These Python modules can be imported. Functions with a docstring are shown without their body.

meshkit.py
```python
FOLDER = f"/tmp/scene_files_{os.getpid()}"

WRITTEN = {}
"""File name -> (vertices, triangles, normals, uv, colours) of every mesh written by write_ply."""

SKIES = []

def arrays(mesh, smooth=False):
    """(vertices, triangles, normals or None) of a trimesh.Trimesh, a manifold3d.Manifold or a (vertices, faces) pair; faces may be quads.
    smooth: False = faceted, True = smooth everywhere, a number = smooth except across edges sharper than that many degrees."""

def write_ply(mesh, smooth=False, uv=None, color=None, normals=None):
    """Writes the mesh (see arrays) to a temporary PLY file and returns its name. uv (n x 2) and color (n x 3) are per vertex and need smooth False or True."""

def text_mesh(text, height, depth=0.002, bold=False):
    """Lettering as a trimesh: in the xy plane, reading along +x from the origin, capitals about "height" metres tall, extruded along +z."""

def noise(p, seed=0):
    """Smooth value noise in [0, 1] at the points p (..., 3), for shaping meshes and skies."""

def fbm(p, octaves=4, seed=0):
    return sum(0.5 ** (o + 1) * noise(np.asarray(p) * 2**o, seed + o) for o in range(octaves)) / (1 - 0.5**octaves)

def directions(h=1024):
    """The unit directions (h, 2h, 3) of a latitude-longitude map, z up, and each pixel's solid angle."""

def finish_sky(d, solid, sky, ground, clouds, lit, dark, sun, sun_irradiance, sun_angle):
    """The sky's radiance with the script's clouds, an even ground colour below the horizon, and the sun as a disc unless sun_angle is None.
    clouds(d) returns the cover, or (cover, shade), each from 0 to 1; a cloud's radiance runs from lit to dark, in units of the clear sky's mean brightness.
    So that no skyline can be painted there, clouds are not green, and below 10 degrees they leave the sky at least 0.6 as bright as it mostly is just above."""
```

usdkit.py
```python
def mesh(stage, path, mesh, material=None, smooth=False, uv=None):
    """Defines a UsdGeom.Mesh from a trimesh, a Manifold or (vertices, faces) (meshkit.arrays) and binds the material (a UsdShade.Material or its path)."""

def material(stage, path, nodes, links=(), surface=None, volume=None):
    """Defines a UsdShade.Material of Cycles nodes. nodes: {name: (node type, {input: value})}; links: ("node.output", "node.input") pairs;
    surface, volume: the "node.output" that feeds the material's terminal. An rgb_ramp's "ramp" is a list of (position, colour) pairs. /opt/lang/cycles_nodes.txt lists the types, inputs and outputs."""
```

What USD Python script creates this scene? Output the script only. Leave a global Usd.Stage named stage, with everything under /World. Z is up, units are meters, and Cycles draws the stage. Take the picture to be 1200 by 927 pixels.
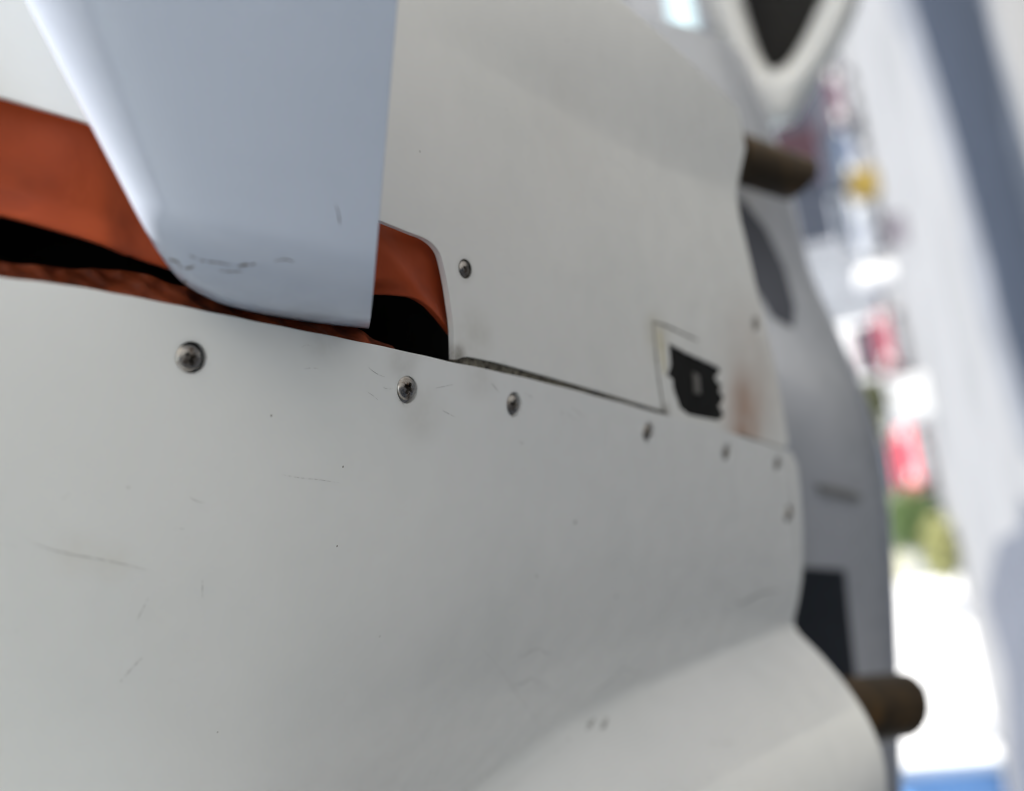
import math, random
import numpy as np, trimesh, shapely, usdkit, meshkit
import manifold3d as m3
from shapely.geometry import Polygon, LineString, Point, box as sbox
from scipy.interpolate import PchipInterpolator
from pxr import Usd, UsdGeom, UsdLux, UsdShade, Gf, Sdf, Vt

random.seed(4)
rng = np.random.default_rng(4)
stage = Usd.Stage.CreateInMemory()
UsdGeom.SetStageUpAxis(stage, UsdGeom.Tokens.z)
UsdGeom.SetStageMetersPerUnit(stage, 1.0)
UsdGeom.Xform.Define(stage, '/World')
UsdGeom.Scope.Define(stage, '/World/Looks')

# ------------------------------------------------------------------ camera
# The camera lies on its side under the aircraft: the world's up is the picture's left.
F, CX, CY = 1300.0, 600.0, 463.5          # lens in pixels of the 1200 x 927 photograph
H = 1.20                                  # camera height over the tarmac
UP = np.array([-0.934, 0.184, 0.307]); UP /= np.linalg.norm(UP)
EY = np.array([0, 0, 1.0]) - UP[2] * UP; EY /= np.linalg.norm(EY)
EX = np.cross(EY, UP)
AX = np.stack([EX, EY, UP], 1)            # lens axes -> world axes


def W(p):
    return np.asarray(p, float) @ AX + np.array([0, 0, H])


def L(w):
    return (np.asarray(w, float) - np.array([0, 0, H])) @ AX.T


def unit(v):
    v = np.asarray(v, float)
    return v / np.maximum(np.linalg.norm(v, axis=-1, keepdims=True), 1e-12)


EXPOSURE = 1.4
FOCUS = 0.372
cam = UsdGeom.Camera.Define(stage, '/World/camera')
cam.CreateHorizontalApertureAttr(36.0)
cam.CreateVerticalApertureAttr(36.0 * 927 / 1200)
cam.CreateFocalLengthAttr(36.0 * F / 1200)
cam.CreateFStopAttr(4.2)
cam.CreateFocusDistanceAttr(FOCUS)
cam.CreateClippingRangeAttr(Gf.Vec2f(0.01, 3000))
cam.CreateExposureAttr(EXPOSURE)
xa, ya, za = (np.array(v, float) @ AX for v in ((1, 0, 0), (0, -1, 0), (0, 0, -1)))
cam.AddTransformOp().Set(Gf.Matrix4d(*xa, 0, *ya, 0, *za, 0, 0, 0, H, 1))

# ------------------------------------------------------------------ sky and sun
SUN = unit(np.array([-0.78, -0.60, -0.21]) @ AX)     # towards the sun, in the world
elev, rot = math.asin(SUN[2]), math.atan2(SUN[0], SUN[1])
sky = usdkit.material(stage, '/World/Looks/sky', {
    't': ('sky_texture', {'sky_type': 'single_scattering', 'sun_disc': False, 'sun_elevation': elev, 'sun_rotation': rot, 'aerosol_density': 1.0}),
    'tc': ('texture_coordinate', {}),
    'n': ('noise_texture', {'scale': 2.2, 'detail': 6.0, 'roughness': 0.6}),
    'r': ('rgb_ramp', {'ramp': [(0.0, (0, 0, 0)), (0.46, (0, 0, 0)), (0.68, (1, 1, 1)), (1.0, (1, 1, 1))]}),
    'm': ('mix', {'mix_type': 'mix', 'color2': (6.5, 6.6, 6.8)}),
    'b': ('background_shader', {'strength': 0.135})},
    [('tc.generated', 'n.vector'), ('n.fac', 'r.fac'), ('r.color', 'm.fac'), ('t.color', 'm.color1'), ('m.color', 'b.color')], surface='b.background')
dome = UsdLux.DomeLight.Define(stage, '/World/sky')
UsdShade.MaterialBindingAPI.Apply(dome.GetPrim()).Bind(sky)
dome.GetPrim().SetCustomDataByKey('kind', 'structure')
sun = UsdLux.DistantLight.Define(stage, '/World/sun')
sun.CreateIntensityAttr(1.15); sun.CreateAngleAttr(0.53); sun.CreateColorAttr(Gf.Vec3f(1.0, 0.96, 0.90)); sun.CreateNormalizeAttr(True)
q = Gf.Rotation(Gf.Vec3d(0, 0, 1), Gf.Vec3d(*map(float, SUN)))
sun.AddTransformOp().Set(Gf.Matrix4d().SetRotate(q))

# ------------------------------------------------------------------ helpers
used = {}


def numbered(path):
    n = used.get(path, 0); used[path] = n + 1
    return path if n == 0 else f'{path}_{n:03d}'


def tag(prim, label=None, cat=None, group=None, kind=None):
    for k, v in (('label', label), ('category', cat), ('group', group), ('kind', kind)):
        if v: prim.SetCustomDataByKey(k, v)
    return prim


def thing(name, label, cat, group=None, loc=(0, 0, 0)):
    p = numbered('/World/' + name)
    x = UsdGeom.Xform.Define(stage, p)
    x.AddTranslateOp().Set(Gf.Vec3d(*map(float, loc)))
    pr = tag(x.GetPrim(), label, cat, group)
    ORIGIN[p] = np.asarray(loc, float)
    return p


ORIGIN = {'/World': np.zeros(3)}


def root_of(path):
    return '/'.join(path.split('/')[:3])


def obj(name, mesh, mat, parent='/World', smooth=30, label=None, normals=None):
    """One Mesh prim from a mesh in world metres, stored relative to its thing's base."""
    p = numbered(parent + '/' + name)
    o = ORIGIN.get(root_of(p), np.zeros(3)) if parent != '/World' else np.zeros(3)
    if normals is not None:
        v, f = mesh
        m = usdkit.mesh(stage, p, (v - o, f), M[mat], smooth=False)
        m.CreateNormalsAttr(Vt.Vec3fArray.FromNumpy(np.asarray(normals, np.float32))); m.SetNormalsInterpolation('vertex')
    else:
        v, f, _ = meshkit.arrays(mesh)
        m = usdkit.mesh(stage, p, (v - o, f), M[mat], smooth=smooth)
    if label: m.GetPrim().SetCustomDataByKey('label', label)
    return p


# ------------------------------------------------------------------ materials
M = {}


def looks(name, nodes, links, surface='p.BSDF'):
    M[name] = usdkit.material(stage, '/World/Looks/' + name, nodes, links, surface=surface)


def plain(name, col, rough=0.5, metal=0.0, var=0.06, scale=40.0, bump=0.0, bscale=300.0, **kw):
    c = np.array(col, float)
    nodes = {'g': ('geometry', {}), 'n': ('noise_texture', {'scale': scale, 'detail': 4.0}),
             'r': ('rgb_ramp', {'ramp': [(0.3, tuple(np.clip(c * (1 - var), 0, 1))), (0.7, tuple(np.clip(c * (1 + var), 0, 1)))]}),
             'p': ('principled_bsdf', dict(roughness=rough, metallic=metal, **kw))}
    links = [('g.position', 'n.vector'), ('n.fac', 'r.fac'), ('r.color', 'p.base_color')]
    if bump:
        nodes['bn'] = ('noise_texture', {'scale': bscale, 'detail': 3.0}); nodes['b'] = ('bump', {'strength': bump, 'distance': 0.001})
        links += [('g.position', 'bn.vector'), ('bn.fac', 'b.height'), ('b.normal', 'p.normal')]
    looks(name, nodes, links)


def paint(name, col, dirt_and_shade=(), rough=0.27, speck=0.5, wear=0.03, coat=0.12):
    """Weathered white paint: faint mottling, sparse specks, a little orange peel, and blobs of dirt and painted shade round given points (world)."""
    c = np.array(col, float)
    nodes = {'g': ('geometry', {}),
             'n1': ('noise_texture', {'scale': 14.0, 'detail': 6.0, 'roughness': 0.62}),
             'r1': ('rgb_ramp', {'ramp': [(0.25, tuple(c * (1 - wear) * (0.99, 1, 1.0))), (0.5, tuple(c)), (0.78, tuple(np.minimum(c * (1 + 0.5 * wear), 1)))]}),
             'v': ('voronoi_texture', {'scale': 95.0, 'randomness': 1.0}),
             'vr': ('rgb_ramp', {'ramp': [(0.0, (1, 1, 1)), (0.035, (0.9, 0.9, 0.9)), (0.06, (0, 0, 0)), (1.0, (0, 0, 0))]}),
             'n2': ('noise_texture', {'scale': 22.0, 'detail': 2.0}),
             'n2r': ('rgb_ramp', {'ramp': [(0.0, (0, 0, 0)), (0.60, (0, 0, 0)), (0.68, (1, 1, 1)), (1.0, (1, 1, 1))]}),
             'sp': ('math', {'math_type': 'multiply'}), 'sp2': ('math', {'math_type': 'multiply', 'value2': speck}),
             'm1': ('mix', {'color2': (0.16, 0.15, 0.14)}),
             'n3': ('noise_texture', {'scale': 45.0, 'detail': 5.0}),
             'r3': ('rgb_ramp', {'ramp': [(0.3, (rough - 0.07,) * 3), (0.75, (rough + 0.12,) * 3)]}),
             'bn': ('noise_texture', {'scale': 900.0, 'detail': 2.0}), 'bw': ('noise_texture', {'scale': 9.0, 'detail': 2.0}),
             'b2': ('bump', {'strength': 0.16, 'distance': 0.006}), 'bv': ('bevel', {'radius': 0.0006, 'samples': 4}),
             'b': ('bump', {'strength': 0.05, 'distance': 0.0004}),
             'p': ('principled_bsdf', {'coat_weight': coat, 'coat_roughness': 0.12, 'specular_ior_level': 0.32})}
    links = [('g.position', 'n1.vector'), ('n1.fac', 'r1.fac'), ('g.position', 'v.vector'), ('v.distance', 'vr.fac'), ('g.position', 'n2.vector'), ('n2.fac', 'n2r.fac'),
             ('vr.color', 'sp.value1'), ('n2r.color', 'sp.value2'), ('sp.value', 'sp2.value1'), ('sp2.value', 'm1.fac'), ('r1.color', 'm1.color1'),
             ('g.position', 'n3.vector'), ('n3.fac', 'r3.fac'), ('r3.color', 'p.roughness'), ('g.position', 'bn.vector'), ('g.position', 'bw.vector'),
             ('bv.bevel', 'b2.normal'), ('bw.fac', 'b2.height'), ('b2.normal', 'b.normal'), ('bn.fac', 'b.height'), ('b.normal', 'p.normal')]
    last = 'm1.color'
    for k, (pos, rad, stretch, colour, amount) in enumerate(dirt_and_shade):
        # a stain or painted shade: distance to a segment-like blob, broken up by noise
        nodes[f'sn{k}'] = ('noise_texture', {'scale': 60.0 / max(rad / 0.02, 0.3), 'detail': 5.0, 'roughness': 0.65})
        nodes[f'sd{k}'] = ('vector_math', {'math_type': 'distance', 'vector2': tuple(pos)})
        nodes[f'sm{k}'] = ('map_range', {'range_type': 'smoothstep', 'from_min': rad, 'from_max': rad * 0.08, 'to_min': 0.0, 'to_max': 1.0})
        nodes[f'sr{k}'] = ('map_range', {'from_min': 0.30, 'from_max': 0.62, 'to_min': 0.25, 'to_max': 1.0, 'clamp': True})
        nodes[f'sx{k}'] = ('math', {'math_type': 'multiply'}); nodes[f'sy{k}'] = ('math', {'math_type': 'multiply', 'value2': amount, 'use_clamp': True})
        nodes[f'sc{k}'] = ('mix', {'color2': tuple(colour)})
        links += [('g.position', f'sn{k}.vector'), ('g.position', f'sd{k}.vector1'), (f'sd{k}.value', f'sm{k}.value'), (f'sn{k}.fac', f'sr{k}.value'),
                  (f'sm{k}.result', f'sx{k}.value1'), (f'sr{k}.result', f'sx{k}.value2'), (f'sx{k}.value', f'sy{k}.value1'), (f'sy{k}.value', f'sc{k}.fac'), (last, f'sc{k}.color1')]
        last = f'sc{k}.color'
    links.append((last, 'p.base_color'))
    looks(name, nodes, links)


# ------------------------------------------------------------------ the aircraft's skin: a rounded side that turns away to the right
_iu = PchipInterpolator([-1100, -700, -350, 0, 223, 475, 600, 758, 900, 990], np.radians([-18, -9, 0, 10, 22, 43, 53, 60, 65, 67.5]))
_U = np.linspace(-1100, 990, 4181)
_T = np.arctan((_U - CX) / F)
_lr = np.concatenate([[0], np.cumsum(np.diff(_T) * np.tan((_iu(_U[1:]) + _iu(_U[:-1])) / 2))])
_lr += math.log(0.34) - np.interp(223, _U, _lr)
_seam = PchipInterpolator([-1100, 0, 75, 150, 300, 460, 530, 560, 620, 700, 780, 850, 925, 990], [120, 325, 334, 347, 377, 409, 425, 431, 444.5, 465, 487, 506, 529, 548])


def zdepth(u):
    th = np.arctan((np.asarray(u, float) - CX) / F)
    return np.exp(np.interp(u, _U, _lr)) * np.cos(th)


def smooth01(x):
    x = np.clip(x, 0, 1); return x * x * (3 - 2 * x)


def swell(u, Y):
    """Height of the skin over its plain profile: crowned both ways from the centre seam, with the two exhaust bulges."""
    z = zdepth(u)
    dy = Y - (_seam(np.clip(u, -1100, 990)) - CY) / F * z
    d = -np.minimum(dy ** 2 / (2 * np.where(dy > 0, 0.48, 0.72)), 0.08)
    d = d - np.minimum(1.7 * np.maximum(0, dy - 0.055) ** 2, 0.07) * smooth01((u - 300) / 450)
    hb = PchipInterpolator([380, 560, 640, 700, 760, 850, 955, 990], [-0.260, -0.150, -0.078, -0.034, 0.000, 0.024, 0.041, 0.044])(np.clip(u, 380, 990))       # teardrop bulge: its crest, then its round flanks
    b = hb - np.minimum((Y - 0.225) ** 2 / (2 * 0.064), 0.3)
    k = np.interp(u, [500, 900], [0.024, 0.010])
    hh = np.clip(0.5 + 0.5 * (b - d) / k, 0, 1)
    d = d * (1 - hh) + b * hh + k * hh * (1 - hh)
    yt = -0.205
    qb = np.abs(Y - yt) / (0.075 + 0.02 * smooth01((u - 500) / 350))
    d = d + 0.015 * smooth01((u - 430) / 430) * np.maximum(0, 1 - qb ** 2) ** 1.5
    return d


def skin(u, v, off=0.0):
    """Point (lens axes) of the skin at the parameters u, v; off metres outwards."""
    u, v = np.broadcast_arrays(np.asarray(u, float), np.asarray(v, float))
    z = zdepth(u); th = np.arctan((u - CX) / F); phi = _iu(u) - th
    n = np.stack([np.sin(phi), np.zeros_like(phi), -np.cos(phi)], -1)
    Y = (v - CY) / F * z
    p = np.stack([(u - CX) / F * z, Y, z], -1)
    return p + n * (swell(u, Y) + off)[..., None]


def skin_n(u, v):
    e = 1.5
    a = skin(np.asarray(u) + e, v) - skin(np.asarray(u) - e, v)
    b = skin(u, np.asarray(v) + e) - skin(u, np.asarray(v) - e)
    n = unit(np.cross(a, b))
    p = skin(u, v)
    return np.where(((n * p).sum(-1) > 0)[..., None], -n, n)


def proj(p):
    return CX + F * p[..., 0] / p[..., 2], CY + F * p[..., 1] / p[..., 2]


def at(u, v, off=0.0):
    """Skin parameters whose point is seen at pixel u, v."""
    a, b = float(u), float(v)
    for _ in range(12):
        pu, pv = proj(skin(a, b, off))
        a += 0.7 * (u - float(pu)); b += 0.7 * (v - float(pv))
    return a, b


def clip_mesh(poly, us, vs):
    """Grid-clipped triangulation of a plane polygon: (points, triangles)."""
    A, B = np.meshgrid(np.arange(len(us) - 1), np.arange(len(vs) - 1), indexing='ij'); A, B = A.ravel(), B.ravel()
    boxes = shapely.box(us[A], vs[B], us[A + 1], vs[B + 1])
    shapely.prepare(poly)
    inside = shapely.contains(poly, boxes)
    touch = shapely.intersects(poly, boxes) & ~inside
    pts, key, tris = [], {}, []

    def idx(x, y):
        k = (round(x * 500), round(y * 500))
        if k not in key: key[k] = len(pts); pts.append((x, y))
        return key[k]
    for a, b in zip(A[inside], B[inside]):
        q = [idx(us[a], vs[b]), idx(us[a + 1], vs[b]), idx(us[a + 1], vs[b + 1]), idx(us[a], vs[b + 1])]
        tris += [(q[0], q[1], q[2]), (q[0], q[2], q[3])]
    for g in shapely.intersection(poly, boxes[touch]):
        for piece in getattr(g, 'geoms', [g]):
            if piece.geom_type != 'Polygon' or piece.area < 1e-3: continue
            vv, ff = trimesh.creation.triangulate_polygon(piece, engine='earcut')
            for t in ff:
                x = [vv[i] for i in t]
                s = (x[1][0] - x[0][0]) * (x[2][1] - x[0][1]) - (x[1][1] - x[0][1]) * (x[2][0] - x[0][0])
                if abs(s) < 1e-6: continue
                i = [idx(*p) for p in (x if s > 0 else x[::-1])]
                if len(set(i)) == 3: tris.append(tuple(i))
    return np.array(pts), np.array(tris)


def sheet(poly, us, vs, front, back, normal=None):
    """A closed sheet over a polygon of parameters between two surfaces; returns world ((v, f), normals)."""
    pts, tri = clip_mesh(poly, us, vs)
    fv, bv = front(pts[:, 0], pts[:, 1]), back(pts[:, 0], pts[:, 1])
    if normal is None:
        n = np.zeros_like(fv); c = np.cross(fv[tri[:, 1]] - fv[tri[:, 0]], fv[tri[:, 2]] - fv[tri[:, 0]])
        for k in range(3): np.add.at(n, tri[:, k], c)
        n = unit(n); n = np.where(((n * fv).sum(-1) > 0)[:, None], -n, n)
    else:
        n = normal(pts[:, 0], pts[:, 1])
    flip = (np.cross(fv[tri[:, 1]] - fv[tri[:, 0]], fv[tri[:, 2]] - fv[tri[:, 0]]) * n[tri[:, 0]]).sum() < 0
    if flip: tri = tri[:, ::-1]
    e = np.vstack([tri[:, [0, 1]], tri[:, [1, 2]], tri[:, [2, 0]]])
    s = np.sort(e, 1); _, inv, cnt = np.unique(s, axis=0, return_inverse=True, return_counts=True)
    e = e[cnt[inv.ravel()] == 1]
    N = len(pts)
    V, Fc, Nn = [fv, bv], [tri, tri[:, ::-1] + N], [n, -n]
    a, b, c, d = fv[e[:, 0]], fv[e[:, 1]], bv[e[:, 1]], bv[e[:, 0]]
    wn = unit(np.cross(d - a, b - a)); wn = np.where(np.isfinite(wn), wn, 0)
    k = len(e); base = 2 * N
    V += [a, b, c, d]; Nn += [wn] * 4
    i = np.arange(k) + base
    Fc += [np.stack([i, i + 3 * k, i + k], 1), np.stack([i + k, i + 3 * k, i + 2 * k], 1)]
    V, Nn = np.vstack(V), np.vstack(Nn)
    return (W(V), np.vstack(Fc)), Nn @ AX


def grid(a, b, step, fine0=None, fine1=None, fine=None):
    if fine0 is None: return np.arange(a, b + step, step) + 0.137
    return np.concatenate([np.arange(a, fine0, step), np.arange(fine0, fine1, fine), np.arange(fine1, b + step, step)]) + 0.137


def spline(pts, n=12):
    """Smooth curve through points."""
    p = np.asarray(pts, float); t = np.concatenate([[0], np.cumsum(np.linalg.norm(np.diff(p, axis=0), axis=1))])
    k = np.linspace(0, t[-1], n * len(p))
    return np.stack([PchipInterpolator(t, p[:, j])(k) for j in range(p.shape[1])], 1)


def ring(u, v, r, off=0.0, n=28):
    """Parameters of a circle of r metres drawn on the skin round the pixel u, v."""
    a, b = at(u, v)
    p0, nn = skin(a, b), skin_n(a, b)
    t1 = unit(np.cross(nn, [0, 1, 0])); t2 = np.cross(nn, t1)
    e = 0.5
    J = np.stack([(skin(a + e, b) - skin(a - e, b)) / (2 * e), (skin(a, b + e) - skin(a, b - e)) / (2 * e)], 1)
    out = []
    for w in np.linspace(0, 2 * math.pi, n, endpoint=False):
        d = r * (math.cos(w) * t1 + math.sin(w) * t2)
        out.append(np.array([a, b]) + np.linalg.lstsq(J, d, rcond=None)[0])
    return np.array(out)


# ---- materials that need places on the skin
def skw(u, v): return W(skin(*at(u, v)))


GRIME, RUST, SMEAR = (0.20, 0.18, 0.15), (0.42, 0.20, 0.10), (0.50, 0.50, 0.49)
paint('upper_paint', (0.83, 0.835, 0.82), [
    (skw(872, 487), 0.034, 1, RUST, 0.85), (skw(882, 440), 0.06, 1, (0.5, 0.36, 0.28), 0.35),
    (skw(537, 416), 0.006, 1, GRIME, 0.8), (skw(590, 436), 0.005, 1, GRIME, 0.7), (skw(640, 450), 0.005, 1, GRIME, 0.6), (skw(700, 467), 0.005, 1, GRIME, 0.5), (skw(555, 395), 0.016, 1, (0.45, 0.43, 0.36), 0.35),
    (skw(770, 395), 0.018, 1, (0.55, 0.5, 0.36), 0.5), (skw(545, 316), 0.0065, 1, GRIME, 0.5), (skw(660, 140), 0.05, 1, (0.6, 0.59, 0.56), 0.2),
    (skw(778, 486), 0.008, 1, GRIME, 0.9)])
paint('lower_paint', (0.82, 0.83, 0.83), [
    (skw(223, 419), 0.0068, 1, GRIME, 0.7), (skw(475, 457), 0.0068, 1, GRIME, 0.6), (skw(600, 474), 0.0068, 1, GRIME, 0.55),
    (skw(758, 507), 0.0075, 1, GRIME, 0.5), (skw(490, 486), 0.016, 1, (0.66, 0.66, 0.64), 0.6), (skw(470, 420), 0.012, 1, (0.42, 0.41, 0.38), 0.35),
    (skw(380, 398), 0.012, 1, (0.42, 0.41, 0.38), 0.3), (skw(560, 440), 0.014, 1, (0.5, 0.48, 0.44), 0.3),
    (skw(90, 648), 0.010, 1, (0.72, 0.70, 0.65), 0.4), (skw(130, 658), 0.009, 1, (0.70, 0.68, 0.62), 0.4)])
paint('cowl_paint', (0.50, 0.52, 0.565), coat=0.8)  # base darkened to carry the reflection of dark ground
paint('scoop_paint', (0.76, 0.76, 0.75), coat=0.4)
plain('painted_shadow_edge', (0.135, 0.14, 0.15), 0.8, var=0.25, scale=1.5)  # half-dark tone for the soft edge of the painted shadow
plain('added_dark_ground', (0.075, 0.08, 0.095), 0.8, var=0.3, scale=1.5)  # tone of the dark ground added to cut light on the belly
plain('painted_shadow', (0.045, 0.05, 0.065), 0.8, var=0.2, scale=2.0)  # shadow colour, deepens the cast band on the apron
for nm_, col_, cut_ in (('scuff', (0.15, 0.13, 0.12), 0.38), ('hairline', (0.42, 0.42, 0.41), 0.42), ('chip', (0.30, 0.29, 0.27), 0.36)):
    looks(nm_, {'g': ('geometry', {}), 'n': ('noise_texture', {'scale': 900.0, 'detail': 3.0}), 'm': ('map_range', {'from_min': cut_, 'from_max': cut_ + 0.12, 'to_min': 0.0, 'to_max': 0.9, 'clamp': True}),
                'd': ('principled_bsdf', {'base_color': col_, 'roughness': 0.6}), 't': ('transparent_bsdf', {}), 'x': ('mix_closure', {})},
          [('g.position', 'n.vector'), ('n.fac', 'm.value'), ('m.result', 'x.fac'), ('t.BSDF', 'x.closure1'), ('d.BSDF', 'x.closure2')], surface='x.closure')
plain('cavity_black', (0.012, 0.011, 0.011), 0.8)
plain('gap_grime', (0.05, 0.045, 0.035), 0.85, var=0.8, scale=300, bump=0.8, bscale=600)
plain('seam_grime', (0.13, 0.12, 0.095), 0.85, var=0.95, scale=420, bump=0.8, bscale=600)
plain('grille_black', (0.010, 0.010, 0.010), 0.75, var=0.3, specular_ior_level=0.25)
plain('sealant', (0.62, 0.58, 0.42), 0.6, var=0.12, scale=200, bump=0.4, bscale=300)
plain('dull_metal', (0.30, 0.29, 0.27), 0.45, metal=0.8)
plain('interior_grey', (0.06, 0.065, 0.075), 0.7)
plain('hangar_roof_grey', (0.25, 0.25, 0.25), 0.5)
plain('outlet_grey', (0.075, 0.08, 0.10), 0.7)
plain('outlet_dark', (0.016, 0.020, 0.028), 0.6)

# orange silicone: soft, dusty, darker where it is dirty
looks('orange_rubber', {
    'g': ('geometry', {}), 'n': ('noise_texture', {'scale': 22.0, 'detail': 5.0, 'roughness': 0.5, 'distortion': 0.1}),
    'r': ('rgb_ramp', {'ramp': [(0.20, (0.18, 0.030, 0.010)), (0.40, (0.37, 0.058, 0.015)), (0.62, (0.44, 0.074, 0.019)), (0.85, (0.49, 0.105, 0.04))]}),
    'n2': ('noise_texture', {'scale': 220.0, 'detail': 4.0}), 'b': ('bump', {'strength': 0.35, 'distance': 0.0008}),
    'bv': ('bevel', {'radius': 0.0009}),
    'p': ('principled_bsdf', {'roughness': 0.5, 'specular_ior_level': 0.25, 'sheen_weight': 0.03, 'sheen_roughness': 0.5})},
    [('g.position', 'n.vector'), ('n.fac', 'r.fac'), ('r.color', 'p.base_color'), ('g.position', 'n2.vector'), ('bv.bevel', 'b.normal'), ('n2.fac', 'b.height'), ('b.normal', 'p.normal')])
looks('dirty_rubber', {
    'g': ('geometry', {}), 'n': ('noise_texture', {'scale': 60.0, 'detail': 6.0, 'roughness': 0.6, 'distortion': 0.5}),
    'r': ('rgb_ramp', {'ramp': [(0.28, (0.045, 0.014, 0.008)), (0.45, (0.17, 0.036, 0.013)), (0.62, (0.30, 0.062, 0.020)), (0.85, (0.38, 0.10, 0.04))]}),
    'n2': ('noise_texture', {'scale': 220.0, 'detail': 4.0}), 'b': ('bump', {'strength': 0.5, 'distance': 0.001}),
    'p': ('principled_bsdf', {'roughness': 0.55, 'specular_ior_level': 0.25})},
    [('g.position', 'n.vector'), ('n.fac', 'r.fac'), ('r.color', 'p.base_color'), ('g.position', 'n2.vector'), ('n2.fac', 'b.height'), ('b.normal', 'p.normal')])
looks('screw_steel', {
    'g': ('geometry', {}), 'n': ('noise_texture', {'scale': 420.0, 'detail': 5.0, 'roughness': 0.7}),
    'r': ('rgb_ramp', {'ramp': [(0.32, (0.10, 0.055, 0.03)), (0.44, (0.36, 0.33, 0.30)), (0.60, (0.55, 0.53, 0.50))]}),
    'rr': ('rgb_ramp', {'ramp': [(0.35, (0.6,) * 3), (0.6, (0.22,) * 3)]}),
    'b': ('bump', {'strength': 0.2, 'distance': 0.0002}),
    'p': ('principled_bsdf', {'metallic': 1.0})},
    [('g.position', 'n.vector'), ('n.fac', 'r.fac'), ('n.fac', 'rr.fac'), ('r.color', 'p.base_color'), ('rr.color', 'p.roughness'), ('n.fac', 'b.height'), ('b.normal', 'p.normal')])
looks('exhaust_brown', {
    'g': ('geometry', {}), 'n': ('noise_texture', {'scale': 45.0, 'detail': 6.0, 'roughness': 0.7}),
    'r': ('rgb_ramp', {'ramp': [(0.3, (0.020, 0.013, 0.006)), (0.52, (0.046, 0.029, 0.012)), (0.75, (0.16, 0.085, 0.022))]}),
    'b': ('bump', {'strength': 0.4, 'distance': 0.001}),
    'p': ('principled_bsdf', {'roughness': 0.55, 'metallic': 0.35})},
    [('g.position', 'n.vector'), ('n.fac', 'r.fac'), ('r.color', 'p.base_color'), ('n.fac', 'b.height'), ('b.normal', 'p.normal')])
looks('tarmac', {
    'g': ('geometry', {}), 'n': ('noise_texture', {'scale': 0.35, 'detail': 8.0, 'roughness': 0.65}), 'n2': ('noise_texture', {'scale': 35.0, 'detail': 3.0}),
    'r': ('rgb_ramp', {'ramp': [(0.3, (0.16, 0.16, 0.156)), (0.5, (0.20, 0.198, 0.194)), (0.75, (0.24, 0.237, 0.23))]}),
    'b': ('bump', {'strength': 0.5, 'distance': 0.004}), 'p': ('principled_bsdf', {'roughness': 0.85})},
    [('g.position', 'n.vector'), ('g.position', 'n2.vector'), ('n.fac', 'r.fac'), ('r.color', 'p.base_color'), ('n2.fac', 'b.height'), ('b.normal', 'p.normal')])

# ------------------------------------------------------------------ ground
g = 1500.0
obj('tarmac', (np.array([[-g, -g, 0], [g, -g, 0], [g, g, 0], [-g, g, 0]]), np.array([[0, 1, 2], [0, 2, 3]])), 'tarmac')
tag(stage.GetPrimAtPath('/World/tarmac'), 'pale concrete apron in sun with a blue-grey shadow across it', 'tarmac', kind='structure')

# ------------------------------------------------------------------ the aircraft
base = W(skin(700, 600)); base[2] = 0
PLANE = thing('light_aircraft', 'white light aircraft seen close along its belly, strut coming out of an orange-sealed slot', 'aircraft', loc=base)
# screws: pixel, and how each cross recess is turned
SCREWS = [(223, 419, 0.10, 'low'), (475, 457, 0.55, 'low'), (600, 474, 0.8, 'low'), (758, 507, 0.3, 'low'), (850, 530, 1.0, 'low'), (910, 544, 0.2, 'low'), (923, 600, 0.6, 'low'),
          (545, 315, 0.35, 'up'), (886, 380, 0.9, 'up')]
RH = 0.0047
T_SH = 0.0026

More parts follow.
